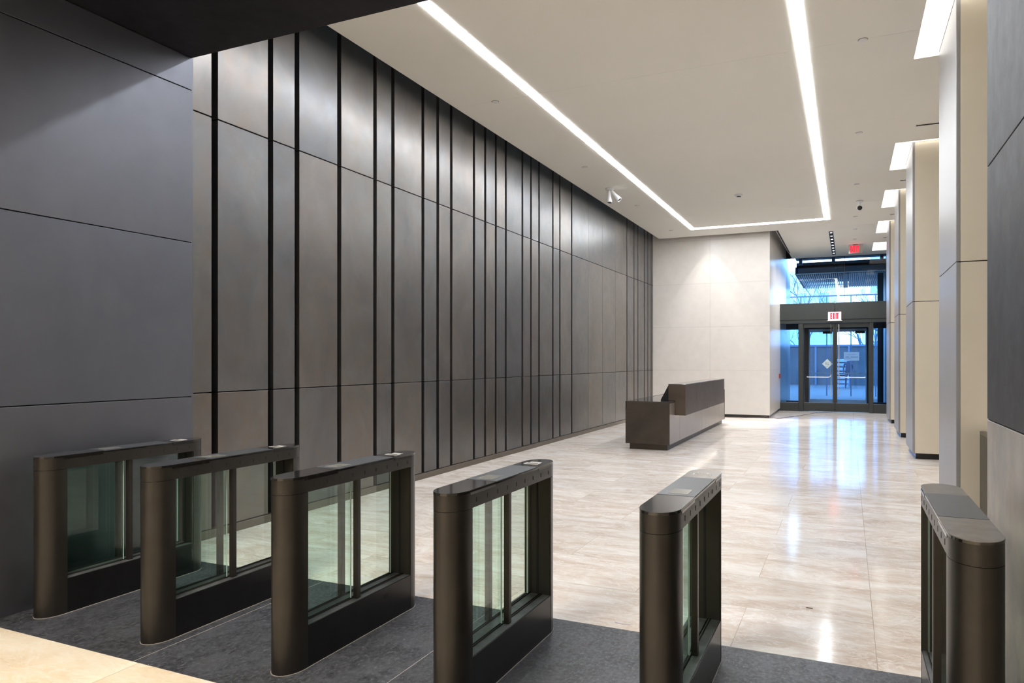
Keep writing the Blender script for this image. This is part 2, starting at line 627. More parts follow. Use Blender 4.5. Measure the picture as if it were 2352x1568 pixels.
# sides of the light coves
for a, b in coves:
    boxobj('cove_liner', 'ceiling', [(XRc - .02, XRc, a, b, ZC + .05, 5.5), (XRc, XW, a - .02, a, ZC + .05, 5.5),
                                     (XRc, XW, b, b + .02, ZC + .05, 5.5)], ce)

# LED loop
led = thing('light_strip', 'white LED strip running as a long rectangle on the ceiling', 'light strip', (-2.12, 12.6, ZC))
LX0, LX1, LX2, LX3 = -3.845, -3.72, -.53, -.41
LY0, LY1, LY2, LY3 = 5.55, 5.67, 19.53, 19.76
for d, lm in (((LX0, LX1, LY0, LY3), 'led'), ((LX2, LX3, LY0, LY3), 'led'), ((LX1, LX2, LY0, LY1), 'led'), ((LX1, LX2, LY2, LY3), 'led_end')):
    bm = bmesh.new()
    quad(bm, *d, ZC - .004)
    o = obj('diffuser', bm, lm, led)
    o.matrix_parent_inverse = Matrix.Translation((2.12, -12.6, -ZC))

# ------------------------------------------------------------------ right row: columns, coves, wall
col_labels = ['champagne metal column nearest the viewer, beside the dark steel wall',
              'second champagne column from the viewer with its black plinth in full view',
              'third champagne column from the viewer, partly behind the second',
              'farthest champagne column, just before the glass doors']
col0 = None
cy = [(8.15, 9.55), (13.38, 14.85), (16.98, 18.45), (20.66, 22.15)]
for i, (a, b) in enumerate(cy):
    loc = (.95, a, 0)
    if col0 is None:
        col0 = thing('column', col_labels[0], 'column', loc, 'champagne columns along the right side')
        L = 1.45
        for z0, z1 in ((.095, 2.545), (2.555, 5.56)):
            boxobj('front_panel', 'column', (.035, .95, 0, .03, z0, z1), col0, .002)
            boxobj('side_panel', 'column_side', (0, .03, .04, L, z0, z1), col0, .002)
            boxobj('corner_strip', 'column_side', (0, .034, 0, .036, z0, z1), col0, .003)
        boxobj('core', 'black', (.03, .94, .03, L, .09, 5.56), col0)
        boxobj('plinth', 'black_gloss', (.05, .94, .06, L - .05, 0, .095), col0)
    else:
        dup(col0, loc, col_labels[i])

cove_labels = ['bright ceiling light cove at the top right corner, around the nearest column',
               'bright ceiling light cove around the second column',
               'bright ceiling light cove around the third column',
               'bright ceiling light cove around the farthest column',
               'small bright ceiling light cove nearest the upper glass']
for i, (a, b) in enumerate(coves):
    t = thing('ceiling_light', cove_labels[i], 'ceiling light', (XRc, a, ZC + .012), 'light coves around the columns')
    bm = bmesh.new()
    quad(bm, .0, .245, .0, b - a)
    if i < 4:
        quad(bm, .245, 1.5, .0, .10)
        quad(bm, .245, 1.5, cy[i][1] - a + .04, b - a)
    else:
        quad(bm, .245, 1.2, .0, b - a)
    obj('diffuser', bm, 'cove', t)
    boxobj('housing', 'ceiling', (0, .24, 0, b - a, .004, .02), t)

structure(boxobj('wall_right', 'plaster', (XW, XW + .15, YS, YG + .2, 0, 5.6)), 'pale wall behind the columns')

sl_labels = ['black linear ceiling vent between the first and second columns',
             'black linear ceiling vent between the second and third columns',
             'black linear ceiling vent between the third and farthest columns',
             'black linear ceiling vent past the farthest column']
for i, yy in enumerate((12.40, 16.06, 19.70, 23.33)):
    t = thing('air_vent', sl_labels[i], 'air vent', (.93, yy, ZC), 'linear vents between the columns')
    boxobj('slot', 'black', (0, 1.2, -.035, .035, -.004, .0), t)
    boxobj('frame', 'ceiling', [(-.008, 1.21, -.045, -.035, -.006, 0), (-.008, 1.21, .035, .045, -.006, 0)], t)

# low bronze cabinet along the outer wall
cb = thing('low_cabinet', 'low bronze cabinet with a pale top between dark wall and nearest column', 'cabinet', (1.14, 4.25, 0))
boxobj('body', 'steel_body', (0, .9, 0, 3.88, 0, .90), cb, .003)
boxobj('top', 'plaster', (.05, .9, .02, 3.86, .90, .915), cb)
boxobj('top_edge', 'rail', (0, .05, 0, 3.88, .90, .925), cb)

# ------------------------------------------------------------------ cream stone wall
wf = structure(boxobj('wall_far', 'seam', (-5.5, XB - .012, YB + .012, YG + .3, .08, 5.5)), 'cream stone wall behind the reception desk')
zr = [.08, 1.315, 2.552, 3.789, 5.026, 5.5]
for z0, z1 in zip(zr[:-1], zr[1:]):
    for x0, x1 in ((-5.2, -3.556), (-3.556, XB)):
        boxobj('stone_panel', 'cream_stone', (x0 + .0015, x1 - (.0015 if x1 < XB else 0), YB, YB + .012, z0 + .0015, z1 - .0015), wf)
    ys = [YB + .012, 23.05, 25.0, YG + .3]
    for y0, y1 in zip(ys[:-1], ys[1:]):
        boxobj('stone_panel', 'cream_stone', (XB - .012, XB, y0 + .0015, y1 - .0015, z0 + .0015, z1 - .0015), wf)
structure(boxobj('baseboard_far', 'black_gloss', [(-5.2, XB - .03, YB + .03, YB + .05, 0, .085), (XB - .05, XB - .03, YB + .03, YD, 0, .085)]),
          'black recessed skirting under the cream stone wall')

# slot diffuser along the stone wall
t = thing('air_vent', 'long black slot vent in the ceiling edge above the cream stone corner', 'air vent', (-1.74, 20.85, ZC))
boxobj('slot', 'black', (-.022, .022, 0, 4.5, -.004, .002), t)
boxobj('frame', 'ceiling', [(-.032, -.022, -.01, 4.51, -.006, .001), (.022, .032, -.01, 4.51, -.006, .001)], t)

# wash light on the stone
for x, yo, e, sz in ((-3.56, .30, 15.0, 65), (-3.60, .30, 15.0, 48)):
    l = bpy.data.lights.new('wall_wash_lamp', 'SPOT')
    l.energy = e
    l.color = (1.0, .95, .90)
    l.spot_size = R(sz)
    l.spot_blend = .03
    l.shadow_soft_size = .012
    l.use_nodes = True
    lt = l.node_tree
    em = lt.nodes['Emission']
    fo = lt.nodes.new('ShaderNodeLightFalloff')
    fo.inputs['Strength'].default_value = 1.0
    lt.links.new(fo.outputs['Constant'], em.inputs['Strength'])
    lo = bpy.data.objects.new('wall_wash_lamp', l)
    lo.location = (x, YB - yo, 5.10)
    COL.objects.link(lo)

# ------------------------------------------------------------------ glazed entrance
hd = structure(boxobj('wall_entrance', 'door_frame', [(XB, -.365, YD - .12, YD + .15, 2.86, 3.375), (-.355, 1.30, YD - .12, YD + .15, 2.86, 3.375),
                                                      (XB, 1.30, YD - .09, YD + .15, 2.75, 2.86)], None, .004), 'dark metal header over the inner doors')
structure(boxobj('ceiling', 'door_frame', (XB, 1.95, YD + .15, YG, 3.20, 3.36)), 'dark roof of the vestibule')
structure(boxobj('trim_2', 'door_frame', [(-1.41, -1.27, YD - .06, YD + .12, 0, 2.75)], None, .004), 'dark post left of the double doors')
structure(boxobj('trim_3', 'door_frame', [(.59, .70, YD - .06, YD + .12, 0, 2.75)], None, .004), 'dark post right of the double doors')
for nm, x0, x1 in (('window_1', XB, -1.41), ('window_2', .70, 1.30)):
    wdw = structure(boxobj(nm, 'glass_clear', (x0, x1, YD, YD + .012, .27, 2.75)), 'glass sidelight beside the inner doors')
    boxobj('bottom_rail', 'door_frame', (x0, x1, YD - .05, YD + .08, 0, .265), wdw, .004)
    boxobj('glazing_bead', 'door_light', (x0, x1, YD - .02, YD + .03, .265, .275), wdw)
structure(boxobj('wall_entrance_right', 'ext_dark', (1.30, 1.42, YD - .1, YG, 0, 3.37)), 'dark jamb right of the entrance')
structure(boxobj('wall_vestibule_right', 'door_frame', (1.42, XW, YD, YD + .1, 0, ZC)), 'dark infill between entrance and outer wall')


def door_leaf(name, x0, x1, sgn):
    """sgn +1: pull handle near the right edge of the leaf"""
    d = structure(boxobj(name, 'door_frame', [(x0, x1, YD, YD + .05, .02, .27), (x0, x1, YD, YD + .05, 2.615, 2.74),
                                              (x0, x0 + (.018 if sgn > 0 else .06), YD, YD + .05, .27, 2.615),
                                              (x1 - (.06 if sgn > 0 else .018), x1, YD, YD + .05, .27, 2.615)], None, .003),
                  'dark framed glass door leaf')
    boxobj('pane', 'glass_clear', (x0 + .018, x1 - .018, YD + .02, YD + .032, .27, 2.615), d)
    boxobj('glazing_bead', 'door_light', (x0 + .018, x1 - .018, YD - .004, YD + .01, .268, .282), d)
    xh = (x1 - .105) if sgn > 0 else (x0 + .105)
    xe = (x0 + .11) if sgn > 0 else (x1 - .11)
    bm = bmesh.new()
    s = -sgn
    tube(bm, [(xh, YD - .09, 2.70), (xh, YD - .09, 1.15), (xh + s * .01, YD - .09, 1.11), (xh + s * .035, YD - .09, 1.085), (xh + s * .08, YD - .09, 1.075), (xe, YD - .09, 1.075)], .0145, 10)
    tube(bm, [(xh, YD - .09, 2.69), (xh, YD + .0, 2.69)], .010, 8)
    tube(bm, [(xe, YD - .09, 1.075), (xe - s * .0, YD + .02, 1.10)], .010, 8)
    obj('push_bar', bm, 'chrome', d, 0, True)
    bm = bmesh.new()
    tube(bm, [(xh, YD - .09, 1.12), (xh, YD - .09, .52)], .009, 10)
    lathe(bm, [(.004, -.02), (.016, -.014), (.02, 0), (.016, .014), (.004, .02)], (xh, YD - .09, .51), 12)
    tube(bm, [(xh, YD - .09, .51), (xh, YD, .51)], .008, 8)
    obj('lower_rod', bm, 'chrome', d, 0, True)
    boxobj('edge_seal', 'black', (x1 - .004, x1 + .004, YD - .002, YD + .052, .02, 2.74) if sgn > 0 else (x0 - .004, x0 + .004, YD - .002, YD + .052, .02, 2.74), d)
    return d


door_leaf('door_1', -1.265, -.365, 1)
door_leaf('door_2', -.355, .585, -1)

# outer doors of the vestibule
of = structure(boxobj('wall_outer_frame', 'ext_dark', [(XB, 1.95, YG - .02, YG + .10, 2.66, 3.37), (XB, 1.95, YG - .02, YG + .10, 0, .03),
                                                      (-1.42, -1.22, YG - .04, YG + .10, 0, 2.7), (.57, .72, YG - .04, YG + .10, 0, 2.7),
                                                      (-.43, -.36, YG - .02, YG + .08, 0, 2.7)]), 'dark frame of the outer doors')
for nm, x0, x1 in (('door_3', -1.22, -.43), ('door_4', -.36, .57)):
    d = structure(boxobj(nm, 'slat', [(x0, x1, YG, YG + .05, .03, .27), (x0, x1, YG, YG + .05, 2.56, 2.66), (x0, x0 + .035, YG, YG + .05, .27, 2.56), (x1 - .035, x1, YG, YG + .05, .27, 2.56)]), 'pale framed outer door leaf')
    boxobj('pane', 'glass_clear', (x0 + .03, x1 - .03, YG + .02, YG + .03, .27, 2.6), d)
    boxobj('push_bar', 'slat', (x0 + .05, x1 - .05, YG - .07, YG - .04, 1.13, 1.17), d)
    boxobj('door_closer', 'ext_dark', (x1 - .35, x1 - .05, YG - .07, YG, 2.50, 2.58), d)
for nm, x0, x1 in (('window_4', XB, -1.42), ('window_5', .72, 1.30)):
    wdw = structure(boxobj(nm, 'glass_clear', (x0, x1, YG + .02, YG + .03, .2, 2.66)), 'outer glass sidelight')
    boxobj('bottom_rail', 'ext_dark', (x0, x1, YG, YG + .06, 0, .2), wdw)
# upper glazing
uw = structure(boxobj('window_3', 'glass_clear', [(XB, -.105, YG, YG + .015, 3.36, ZC + .02), (-.095, 1.95, YG, YG + .015, 3.36, ZC + .02)]), 'tall upper glazing above the vestibule')
boxobj('mullion', 'black_gloss', (-.108, -.092, YG - .02, YG + .03, 3.36, ZC), uw)
structure(boxobj('wall_outer_right', 'ext_dark', (1.95, XW, YG, YG + .15, 0, 5.6)), 'dark outer wall right of the glazing')
structure(boxobj('wall_outer_head', 'ext_dark', (XB, XW, YG - .0, YG + .12, ZC + .02, 5.7)), 'dark head above the upper glazing')

# papers on the doors
t = thing('paper_notice', 'pale rectangular paper notice taped inside the right glass door leaf', 'notice', (.10, YD + .04, 1.72))
boxobj('sheet', 'paper', (-.215, .215, -.003, 0, -.13, .13), t)
boxobj('printed_line', 'ink', [(-.17, -.06, -.005, -.003, -.03, -.012), (-.03, .18, -.005, -.003, -.03, -.012), (-.12, .12, -.005, -.003, .05, .056), (-.17, -.02, -.005, -.003, -.075, -.069)], t)
t = thing('sticker', 'pale diamond shaped sticker on the left glass door leaf', 'sticker', (-.58, YD - .0, 1.488))
bm = bmesh.new()
vs = [bm.verts.new(p) for p in ((0, -.001, -.155), (.15, -.001, 0), (0, -.001, .155), (-.15, -.001, 0), (0, .002, -.155), (.15, .002, 0), (0, .002, .155), (-.15, .002, 0))]
for f in ((0, 1, 2, 3), (7, 6, 5, 4), (0, 4, 5, 1), (1, 5, 6, 2), (2, 6, 7, 3), (3, 7, 4, 0)):
    bm.faces.new([vs[i] for i in f])
obj('sheet', bm, 'paper_blue', t)
boxobj('printed_mark', 'ink', [(-.045, -.035, -.004, -.002, -.03, .05), (-.03, -.02, -.004, -.002, -.02, .04), (.0, .05, -.004, -.002, .02, .035), (.0, .05, -.004, -.002, -.03, -.015), (-.08, .03, -.004, -.002, -.075, -.070)], t)


def exit_letters(parent, mat, cx, z0, h, w_, y):
    """E X I T as strokes facing the viewer"""
    st = w_ / 4.3
    s = h * .17
    bm = bmesh.new()
    x = cx - w_ / 2
    lw = st * .85
    box(bm, x, x + s, y - .004, y, z0, z0 + h)
    for k in (0, .415, .83):
        box(bm, x, x + lw, y - .004, y, z0 + h * k, z0 + h * k + h * .17)
    x += st * 1.1
    for a, b in (((x, z0), (x + lw, z0 + h)), ((x, z0 + h), (x + lw, z0))):
        v = [bm.verts.new(p) for p in ((a[0], y - .004, a[1]), (a[0] + s * 1.1, y - .004, a[1]), (b[0], y - .004, b[1]), (b[0] - s * 1.1, y - .004, b[1]))]
        bm.faces.new((v[0], v[1], v[2], v[3]))
    x += st * 1.12
    box(bm, x + s * .2, x + s * 1.2, y - .004, y, z0, z0 + h)
    x += st * .62
    box(bm, x, x + lw, y - .004, y, z0 + h * .83, z0 + h)
    box(bm, x + lw / 2 - s / 2, x + lw / 2 + s / 2, y - .004, y, z0, z0 + h)
    return obj('lettering', bm, mat, parent)


t = thing('exit_sign', 'red lettered EXIT sign hanging from the ceiling before the upper glass', 'exit sign', (.21, 24.3, ZC))
boxobj('panel', 'exit_panel', (-.19, .19, -.006, .006, -.275, -.02), t)
boxobj('ceiling_mount', 'black', (-.07, .07, -.03, .03, -.02, 0), t)
boxobj('canopy_plate', 'lamp_white', (-.20, .20, -.05, .05, -.006, 0), t)
exit_letters(t, 'exit_red', 0.0, -.25, .205, .29, -.0065)
t = thing('exit_sign', 'lit EXIT sign fixed on the dark header above the inner doors', 'exit sign', (-.37, YD - .122, 2.82))
boxobj('panel', 'exit_panel_lit', (-.185, .185, -.02, 0, 0, .265), t)
boxobj('shelf', 'lamp_white', (-.21, .21, -.04, 0, -.015, 0), t)
exit_letters(t, 'exit_red', .015, .045, .185, .27, -.0205)

# fire alarm pull box
tag(boxobj('fire_alarm_box', 'red', (XB, XB + .035, 24.0, 24.1, 1.04, 1.18), None, .004), 'small red fire alarm box on the stone wall beside the doors', 'fire alarm')

# ------------------------------------------------------------------ ceiling devices
spr = None
for i, yy in enumerate((8.83, 12.42, 16.04, 19.63, 21.5, 23.28)):
    lab = ['round white ceiling disc near the top right light cove, largest of its row', 'second round white ceiling disc from the viewer, right of the LED loop',
           'third round white ceiling disc from the viewer, right of the LED loop', 'round white ceiling disc just past the security camera',
           'round white ceiling disc level with the black multi lamp fixture', 'round white ceiling disc just in front of the hanging EXIT sign'][i]
    if spr is None:
        bm = bmesh.new()
        lathe(bm, [(.045, 0), (.045, -.008), (.034, -.014), (.002, -.016)], (0, 0, 0), 20)
        s0 = thing('sprinkler_cover', lab, 'sprinkler', (.15, yy, ZC), 'round ceiling covers')
        obj('disc', bm, 'lamp_white', s0, 0, True)
        bm = bmesh.new()
        lathe(bm, [(.052, 0), (.052, -.003), (.046, -.003)], (0, 0, 0), 20)
        obj('rim', bm, 'seam', s0)
        spr = s0
    else:
        dup(spr, (.15 + i * .006, yy, ZC), lab)
for i, yy in enumerate((8.84, 12.53, 16.15, 19.63)):
    lab = ['round white ceiling disc left of the LED loop, nearest the viewer', 'second round white ceiling disc left of the LED loop',
           'round white ceiling disc left of the LED loop, just past the twin spotlight', 'round white ceiling disc left of the LED loop, near its far corner'][i]
    dup(spr, (-4.355, yy, ZC), lab)


def aim(d):
    d = Vector(d).normalized()
    return d.to_track_quat('Z', 'Y').to_matrix()


t = thing('spotlight', 'twin white spotlight on the ceiling above the steel cladding', 'spotlight', (-4.43, 14.3, ZC))
bm = bmesh.new()
lathe(bm, [(.085, 0), (.09, -.012), (.08, -.036), (.025, -.04)], (0, 0, 0), 24)
obj('base', bm, 'lamp_white', t, 0, True)
for k, (ox, d) in enumerate(((-.01, (.12, -.30, -1)), (.06, (.75, -.12, -.85)))):
    m3 = aim(d)
    dn = Vector(d).normalized()
    top = Vector((ox, 0, -.085))
    bm = bmesh.new()
    tube(bm, [(ox, 0, -.02), (ox, 0, -.10)], .014, 10)
    lathe(bm, [(.024, -.02), (.032, 0), (.038, .10), (.052, .18), (.055, .235), (.047, .238), (.044, .22)], top, 20, m3)
    h = obj('lamp_head', bm, 'lamp_white', t, 0, True)
    bm = bmesh.new()
    lathe(bm, [(.002, .216), (.043, .216), (.043, .226), (.002, .226)], top, 20, m3)
    obj('lamp_lens', bm, 'black_gloss', h)

t = thing('security_camera', 'small white security camera with black lens hanging from the ceiling', 'security camera', (.235, 17.75, ZC))
bm = bmesh.new()
lathe(bm, [(.075, 0), (.078, -.02), (.06, -.034), (.024, -.036), (.022, -.09), (.002, -.09)], (0, 0, 0), 24)
obj('mount', bm, 'lamp_white', t, 0, True)
bm = bmesh.new()
m3 = aim((.02, -1, -.25))
lathe(bm, [(.02, -.10), (.055, -.08), (.062, -.02), (.062, .055), (.058, .06), (.002, .058)], (0, 0, -.15), 24, m3)
obj('housing', bm, 'lamp_white', t, 0, True)
bm = bmesh.new()
lathe(bm, [(.002, .058), (.049, .058), (.049, .066), (.022, .072), (.002, .068)], (0, 0, -.15), 24, m3)
obj('lens', bm, 'black_gloss', t, 0, True)

t = thing('smoke_detector', 'round white smoke detector in the middle of the LED loop', 'smoke detector', (-2.11, 15.99, ZC))
bm = bmesh.new()
lathe(bm, [(.085, 0), (.09, -.02), (.072, -.032), (.045, -.036)], (0, 0, 0), 28)
obj('base', bm, 'lamp_white', t, 0, True)
bm = bmesh.new()
lathe(bm, [(.044, -.034), (.044, -.06), (.02, -.066), (.002, -.066)], (0, 0, 0), 28)
obj('sensor_chamber', bm, 'lamp_white', t, 0, True)
boxobj('vent_opening', 'black', [(-.03, .03, -.047, -.03, -.058, -.04), (.02, .046, -.03, .01, -.058, -.04)], t)

t = thing('ceiling_light', 'long black recessed fixture with a row of small round lamps', 'ceiling light', (-.42, 21.6, ZC))
boxobj('housing', 'black', (-.055, .055, 0, 4.8, -.004, 0), t)
boxobj('frame', 'lamp_white', [(-.065, -.055, -.01, 4.81, -.006, 0), (.055, .065, -.01, 4.81, -.006, 0), (-.065, .065, -.01, 0, -.006, 0), (-.065, .065, 4.8, 4.81, -.006, 0)], t)
for k in range(8):
    bm = bmesh.new()
    lathe(bm, [(.002, -.007), (.027, -.007), (.030, -.004)], (0, .22 + k * .6, 0), 16)
    obj('lamp', bm, 'lens', t)
for k in (1, 4, 7):
    l = bpy.data.lights.new('entrance_lamp', 'SPOT')
    l.energy = 130
    l.color = (.93, .96, 1.0)
    l.spot_size = R(150)
    l.spot_blend = .6
    l.shadow_soft_size = .03
    lo = bpy.data.objects.new('entrance_lamp', l)
    lo.location = (-.42, 21.6 + .22 + k * .6, ZC - .05)
    COL.objects.link(lo)

# ------------------------------------------------------------------ reception desk
dk = thing('reception_desk', 'long dark bronze reception desk in front of the cream stone wall', 'desk', (-3.245, 15.9, 0))


def dobj(name, mat, dims, bevel=.003):
    o = boxobj(name, mat, dims, dk, bevel)
    o.matrix_parent_inverse = Matrix.Translation((3.245, -15.9, 0))
    return o


DX0, DX1, DY0, DY1 = -3.645, -2.85, 12.72, 19.0
dobj('plinth', 'desk_dark', (DX0 + .06, DX1 - .05, DY0 + .07, DY1 - .10, 0, .105))
dobj('end_panel', 'desk_dark', (DX0, DX1, DY0, DY0 + .03, .105, .85))
dobj('end_panel', 'desk_dark', (DX0, DX1 + .005, DY1 - .03, DY1, .105, .86))
dobj('body', 'desk_dark', (DX0 + .01, DX1 - .02, DY0 + .03, DY1 - .03, .105, .72))
for y0, y1 in ((DY0 + .03, 13.6), (13.6, 15.84), (15.84, 18.16), (18.16, DY1 - .03)):
    dobj('front_panel', 'desk_panel', (DX1 - .02, DX1, y0 + .004, y1 - .004, .105, .835))
dobj('worktop', 'desk_top', [(DX0 + .004, DX1 - .002, DY0 + .004, 14.2, .85, .862), (DX0 + .004, -3.35, 14.2, DY1, .85, .862)])
dobj('top_frame', 'desk_dark', [(DX0, DX1, DY0, DY0 + .02, .85, .865), (DX1 - .02, DX1, DY0, 13.2, .835, .865), (DX0, DX0 + .02, DY0, DY1, .72, .865)])
bm = bmesh.new()
prof = [(-2.97, .865), (-2.849, .865), (-2.849, .60), (-2.66, .60), (-2.66, 1.155), (-2.97, 1.155)]
a = [bm.verts.new((x, 13.17, z)) for x, z in prof]
b = [bm.verts.new((x, 17.7, z)) for x, z in prof]
bm.faces.new(a)
bm.faces.new(list(reversed(b)))
for i in range(6):
    bm.faces.new((a[i], a[(i + 1) % 6], b[(i + 1) % 6], b[i]))
o = obj('raised_counter', bm, 'desk_block', dk, .003)
o.matrix_parent_inverse = Matrix.Translation((3.245, -15.9, 0))
dobj('counter_top', 'desk_top', (-2.972, -2.658, 13.168, 17.702, 1.155, 1.165))
bm = bmesh.new()
prof = [(-2.97, 1.15), (-2.97, .865), (-3.12, .865)]
a = [bm.verts.new((x, 13.19, z)) for x, z in prof]
b = [bm.verts.new((x, 17.68, z)) for x, z in prof]
bm.faces.new(a)
bm.faces.new(list(reversed(b)))
for i in range(3):
    bm.faces.new((a[i], a[(i + 1) % 3], b[(i + 1) % 3], b[i]))
o = obj('sloping_back', bm, 'black', dk)
o.matrix_parent_inverse = Matrix.Translation((3.245, -15.9, 0))
o = dobj('led_line', 'desk_led', (-2.84, -2.80, 13.25, 17.65, .594, .599), 0)

# ------------------------------------------------------------------ cord and floor bits
cpts = [(-3.6, 20.88, .006), (-3.05, 20.90, .006), (-2.7, 20.86, .006), (-2.3, 20.93, .02), (-2.05, 20.96, .05), (-1.90, 20.98, .03), (-1.76, 21.0, .006), (-1.66, 21.1, .006),
        (-1.6, 21.5, .006), (-1.42, 21.9, .006), (-1.25, 22.3, .006), (-1.15, 22.9, .006), (-1.02, 23.2, .006), (-.9, 23.8, .006), (-.75, 23.9, .006), (-.6, 24.15, .006), (-.38, 24.33, .006)]
fine = []
for i in range(len(cpts) - 1):
    for k in range(4):
        u = k / 4
        a, b = Vector(cpts[i]), Vector(cpts[i + 1])
        p = a.lerp(b, u)
        p.y += .03 * math.sin(i * 2.1 + k * 1.3)
        fine.append((p.x, min(p.y, 21.0) if p.x < -1.93 else p.y, max(p.z, .006)))
bm = bmesh.new()
tube(bm, fine, .006, 6)
tag(obj('extension_cord', bm, 'cord', None, 0, True), 'thin dark reddish cord lying on the marble from stone wall to doors', 'cord')
tag(boxobj('rust_flake', 'dust', (-.245, -.205, 5.04, 5.052, 0, .003)), 'tiny dark flake lying on the marble in the open lane', 'debris')
bm = bmesh.new()
tube(bm, [(-1.29, 4.27, .004), (-1.24, 4.262, .004), (-1.19, 4.27, .004)], .004, 6)
tag(obj('wire_offcut', bm, 'paper', None), 'short pale wire offcut on the marble by the granite edge', 'debris')

# ------------------------------------------------------------------ turnstiles
TW, TL, NOSE, YT0 = .168, 1.25, .125, 2.82        # width, length, nose length, near tip


def outline(grow=0.0, a=None, b=None, seg=14):
    """rounded plan outline of the turnstile in local x, y; a..b clip the length"""
    h = TW / 2 + grow
    pts = []
    a = 0 if a is None else a
    b = TL if b is None else b
    if a < NOSE:
        for k in range(seg + 1):
            t_ = math.pi + math.pi * k / seg
            pts.append((h * math.cos(t_), NOSE + (NOSE + grow) * math.sin(t_)))
    else:
        pts += [(-h, a), (h, a)]
    if b > TL - NOSE:
        for k in range(seg + 1):
            t_ = math.pi * k / seg
            pts.append((h * math.cos(t_), TL - NOSE + (NOSE + grow) * math.sin(t_)))
    else:
        pts += [(h, b), (-h, b)]
    return pts


def make_turnstile(label, simple_cap=False):
    t = thing('turnstile', label, 'turnstile', (0, 0, 0), 'turnstiles in a row on the granite strip')
    PN, PF = .150, TL - .125          # end of near pillar, start of far pillar
    zb, zr0, zt = .22, .915, 1.0

    def P(name, pts, z0, z1, mat, bev=.0):
        bm = bmesh.new()
        prism(bm, pts, z0, z1)
        return obj(name, bm, mat, t, bev, True)
    P('sealant', outline(.004), 0, .003, 'paper_seal')
    P('pillar', outline(0, 0, PN), 0, zr0 - .002, 'steel_body')
    P('pillar', outline(0, PF, TL), 0, zr0 - .002, 'steel_body')
    boxobj('inner_face', 'steel_inner', (-TW / 2 + .006, TW / 2 - .006, PF - .004, PF, zb, zr0), t)
    boxobj('leaf_slot', 'black', (-.006, .006, PF - .006, PF - .003, zb, zr0), t)
    h = TW / 2
    base = boxobj('base', 'steel_base', (-h + .001, h - .001, PN, PF, 0, zb), t, .002)
    boxobj('sill', 'sill', (-h + .006, h - .006, PN, PF, zb, zb + .0015), t)
    boxobj('glazing_channel', 'steel_inner', [(-h + .022, -h + .025, PN, PF, zb, zb + .008), (-h + .035, -h + .038, PN, PF, zb, zb + .008),
                                             (h - .070, h - .067, PN, PF, zb, zb + .008), (h - .057, h - .054, PN, PF, zb, zb + .008)], t)
    P('rail', outline(0), zr0, zt - .012, 'steel_body', .0)
    P('cap_trim', outline(.001), zt - .012, zt - .003, 'trim_gloss')
    c1, c2 = .40, .93
    P('cap', outline(0, 0, c1 - .002), zt - .003, zt, 'cap_dusty' if simple_cap else 'cap_dark')
    mid = boxobj('cap', 'cap_grey', (-h, h, c1, c2, zt - .003, zt + .001), t)
    P('cap', outline(0, c2 + .002, TL), zt - .003, zt, 'cap_dusty' if simple_cap else 'cap_dark')
    for y0, y1 in ((NOSE, c1 - .01), (c2 + .01, TL - NOSE)):
        for s in (-1, 1):
            boxobj('light_bar', 'trim_gloss', (s * h - .002, s * h + .002, y0, y1, zt - .022, zt - .010), t)
    if not simple_cap:
        boxobj('display_window', 'screen', (-.045, .045, .44, .56, zt + .001, zt + .002), mid)
        yr = 1.02
        boxobj('reader_outline', 'white_mark', [(-.045, .045, yr, yr + .006, zt, zt + .0012), (-.045, .045, yr + .042, yr + .048, zt, zt + .0012),
                                                (-.045, -.039, yr, yr + .048, zt, zt + .0012), (.039, .045, yr, yr + .048, zt, zt + .0012)], t)
        d = []
        for r_ in range(2):
            x = -.032
            while x < .034:
                wd = random.choice((.004, .006, .009))
                d.append((x, min(x + wd, .036), yr + .064 + r_ * .016, yr + .073 + r_ * .016, zt, zt + .0012))
                x += wd + .003
        boxobj('printed_text', 'white_mark', d, t)
    # little vertical sensor windows along both sides of the rail
    bmk = bmesh.new()
    box(bmk, -.0012, .0012, -.0035, .0035, -.011, .011)
    first = obj('sensor_window', bmk, 'black', t)
    first.location = (h, .19, zr0 + .034)
    for k in range(9):
        for s in (-1, 1):
            if k == 0 and s == 1:
                continue
            c = first.copy()
            COL.objects.link(c)
            c.parent = t
            c.location = (s * h, .19 + k * .112, zr0 + .034)
    # glass in front of and behind the posts
    PM = .615

    def pane(x, y0, y1, nm='glass_pane'):
        g = boxobj(nm, 'glass_green', (x - .004, x + .004, y0, y1, zb + .004, zr0), t)
        boxobj('glass_edge', 'glass_edge', (x - .004, x + .004, y1, y1 + .002, zb + .006, zr0 - .002), g)
    pane(-h + .030, PN + .002, PF - .03)
    pane(h - .062, PN + .002, PM - .03)
    for x in (h - .040, -h + .016):
        boxobj('post', 'steel_body', (x - .015, x + .015, PM - .018, PM + .018, zb, zr0), t, .004)
    return t


labels = ['leftmost turnstile, against the dark steel wall', 'second turnstile from the left, in front of the first cladding panels',
          'third from the left, small slot low on its side', 'fourth turnstile from the left, before the wide lane',
          'fifth from the left, in front of the reception desk']
xs = [-4.565, -3.60, -2.632, -1.664, -.694]
t0 = make_turnstile('dark bronze and glass ' + labels[0])
t0.location = (xs[0], YT0, 0)
stiles = [t0]
for x, l in zip(xs[1:], labels[1:]):
    stiles.append(dup(t0, (x, YT0, 0), 'dark bronze and glass ' + l))
bpy.context.view_layer.update()
boxobj('service_slot', 'black', (TW / 2 - .001, TW / 2 + .001, .83, .865, .155, .178), stiles[2])
t6 = make_turnstile('dark bronze turnstile at the far right beside the wall, with dusty plain cap', simple_cap=True)
t6.location = (.400, YT0, 0)

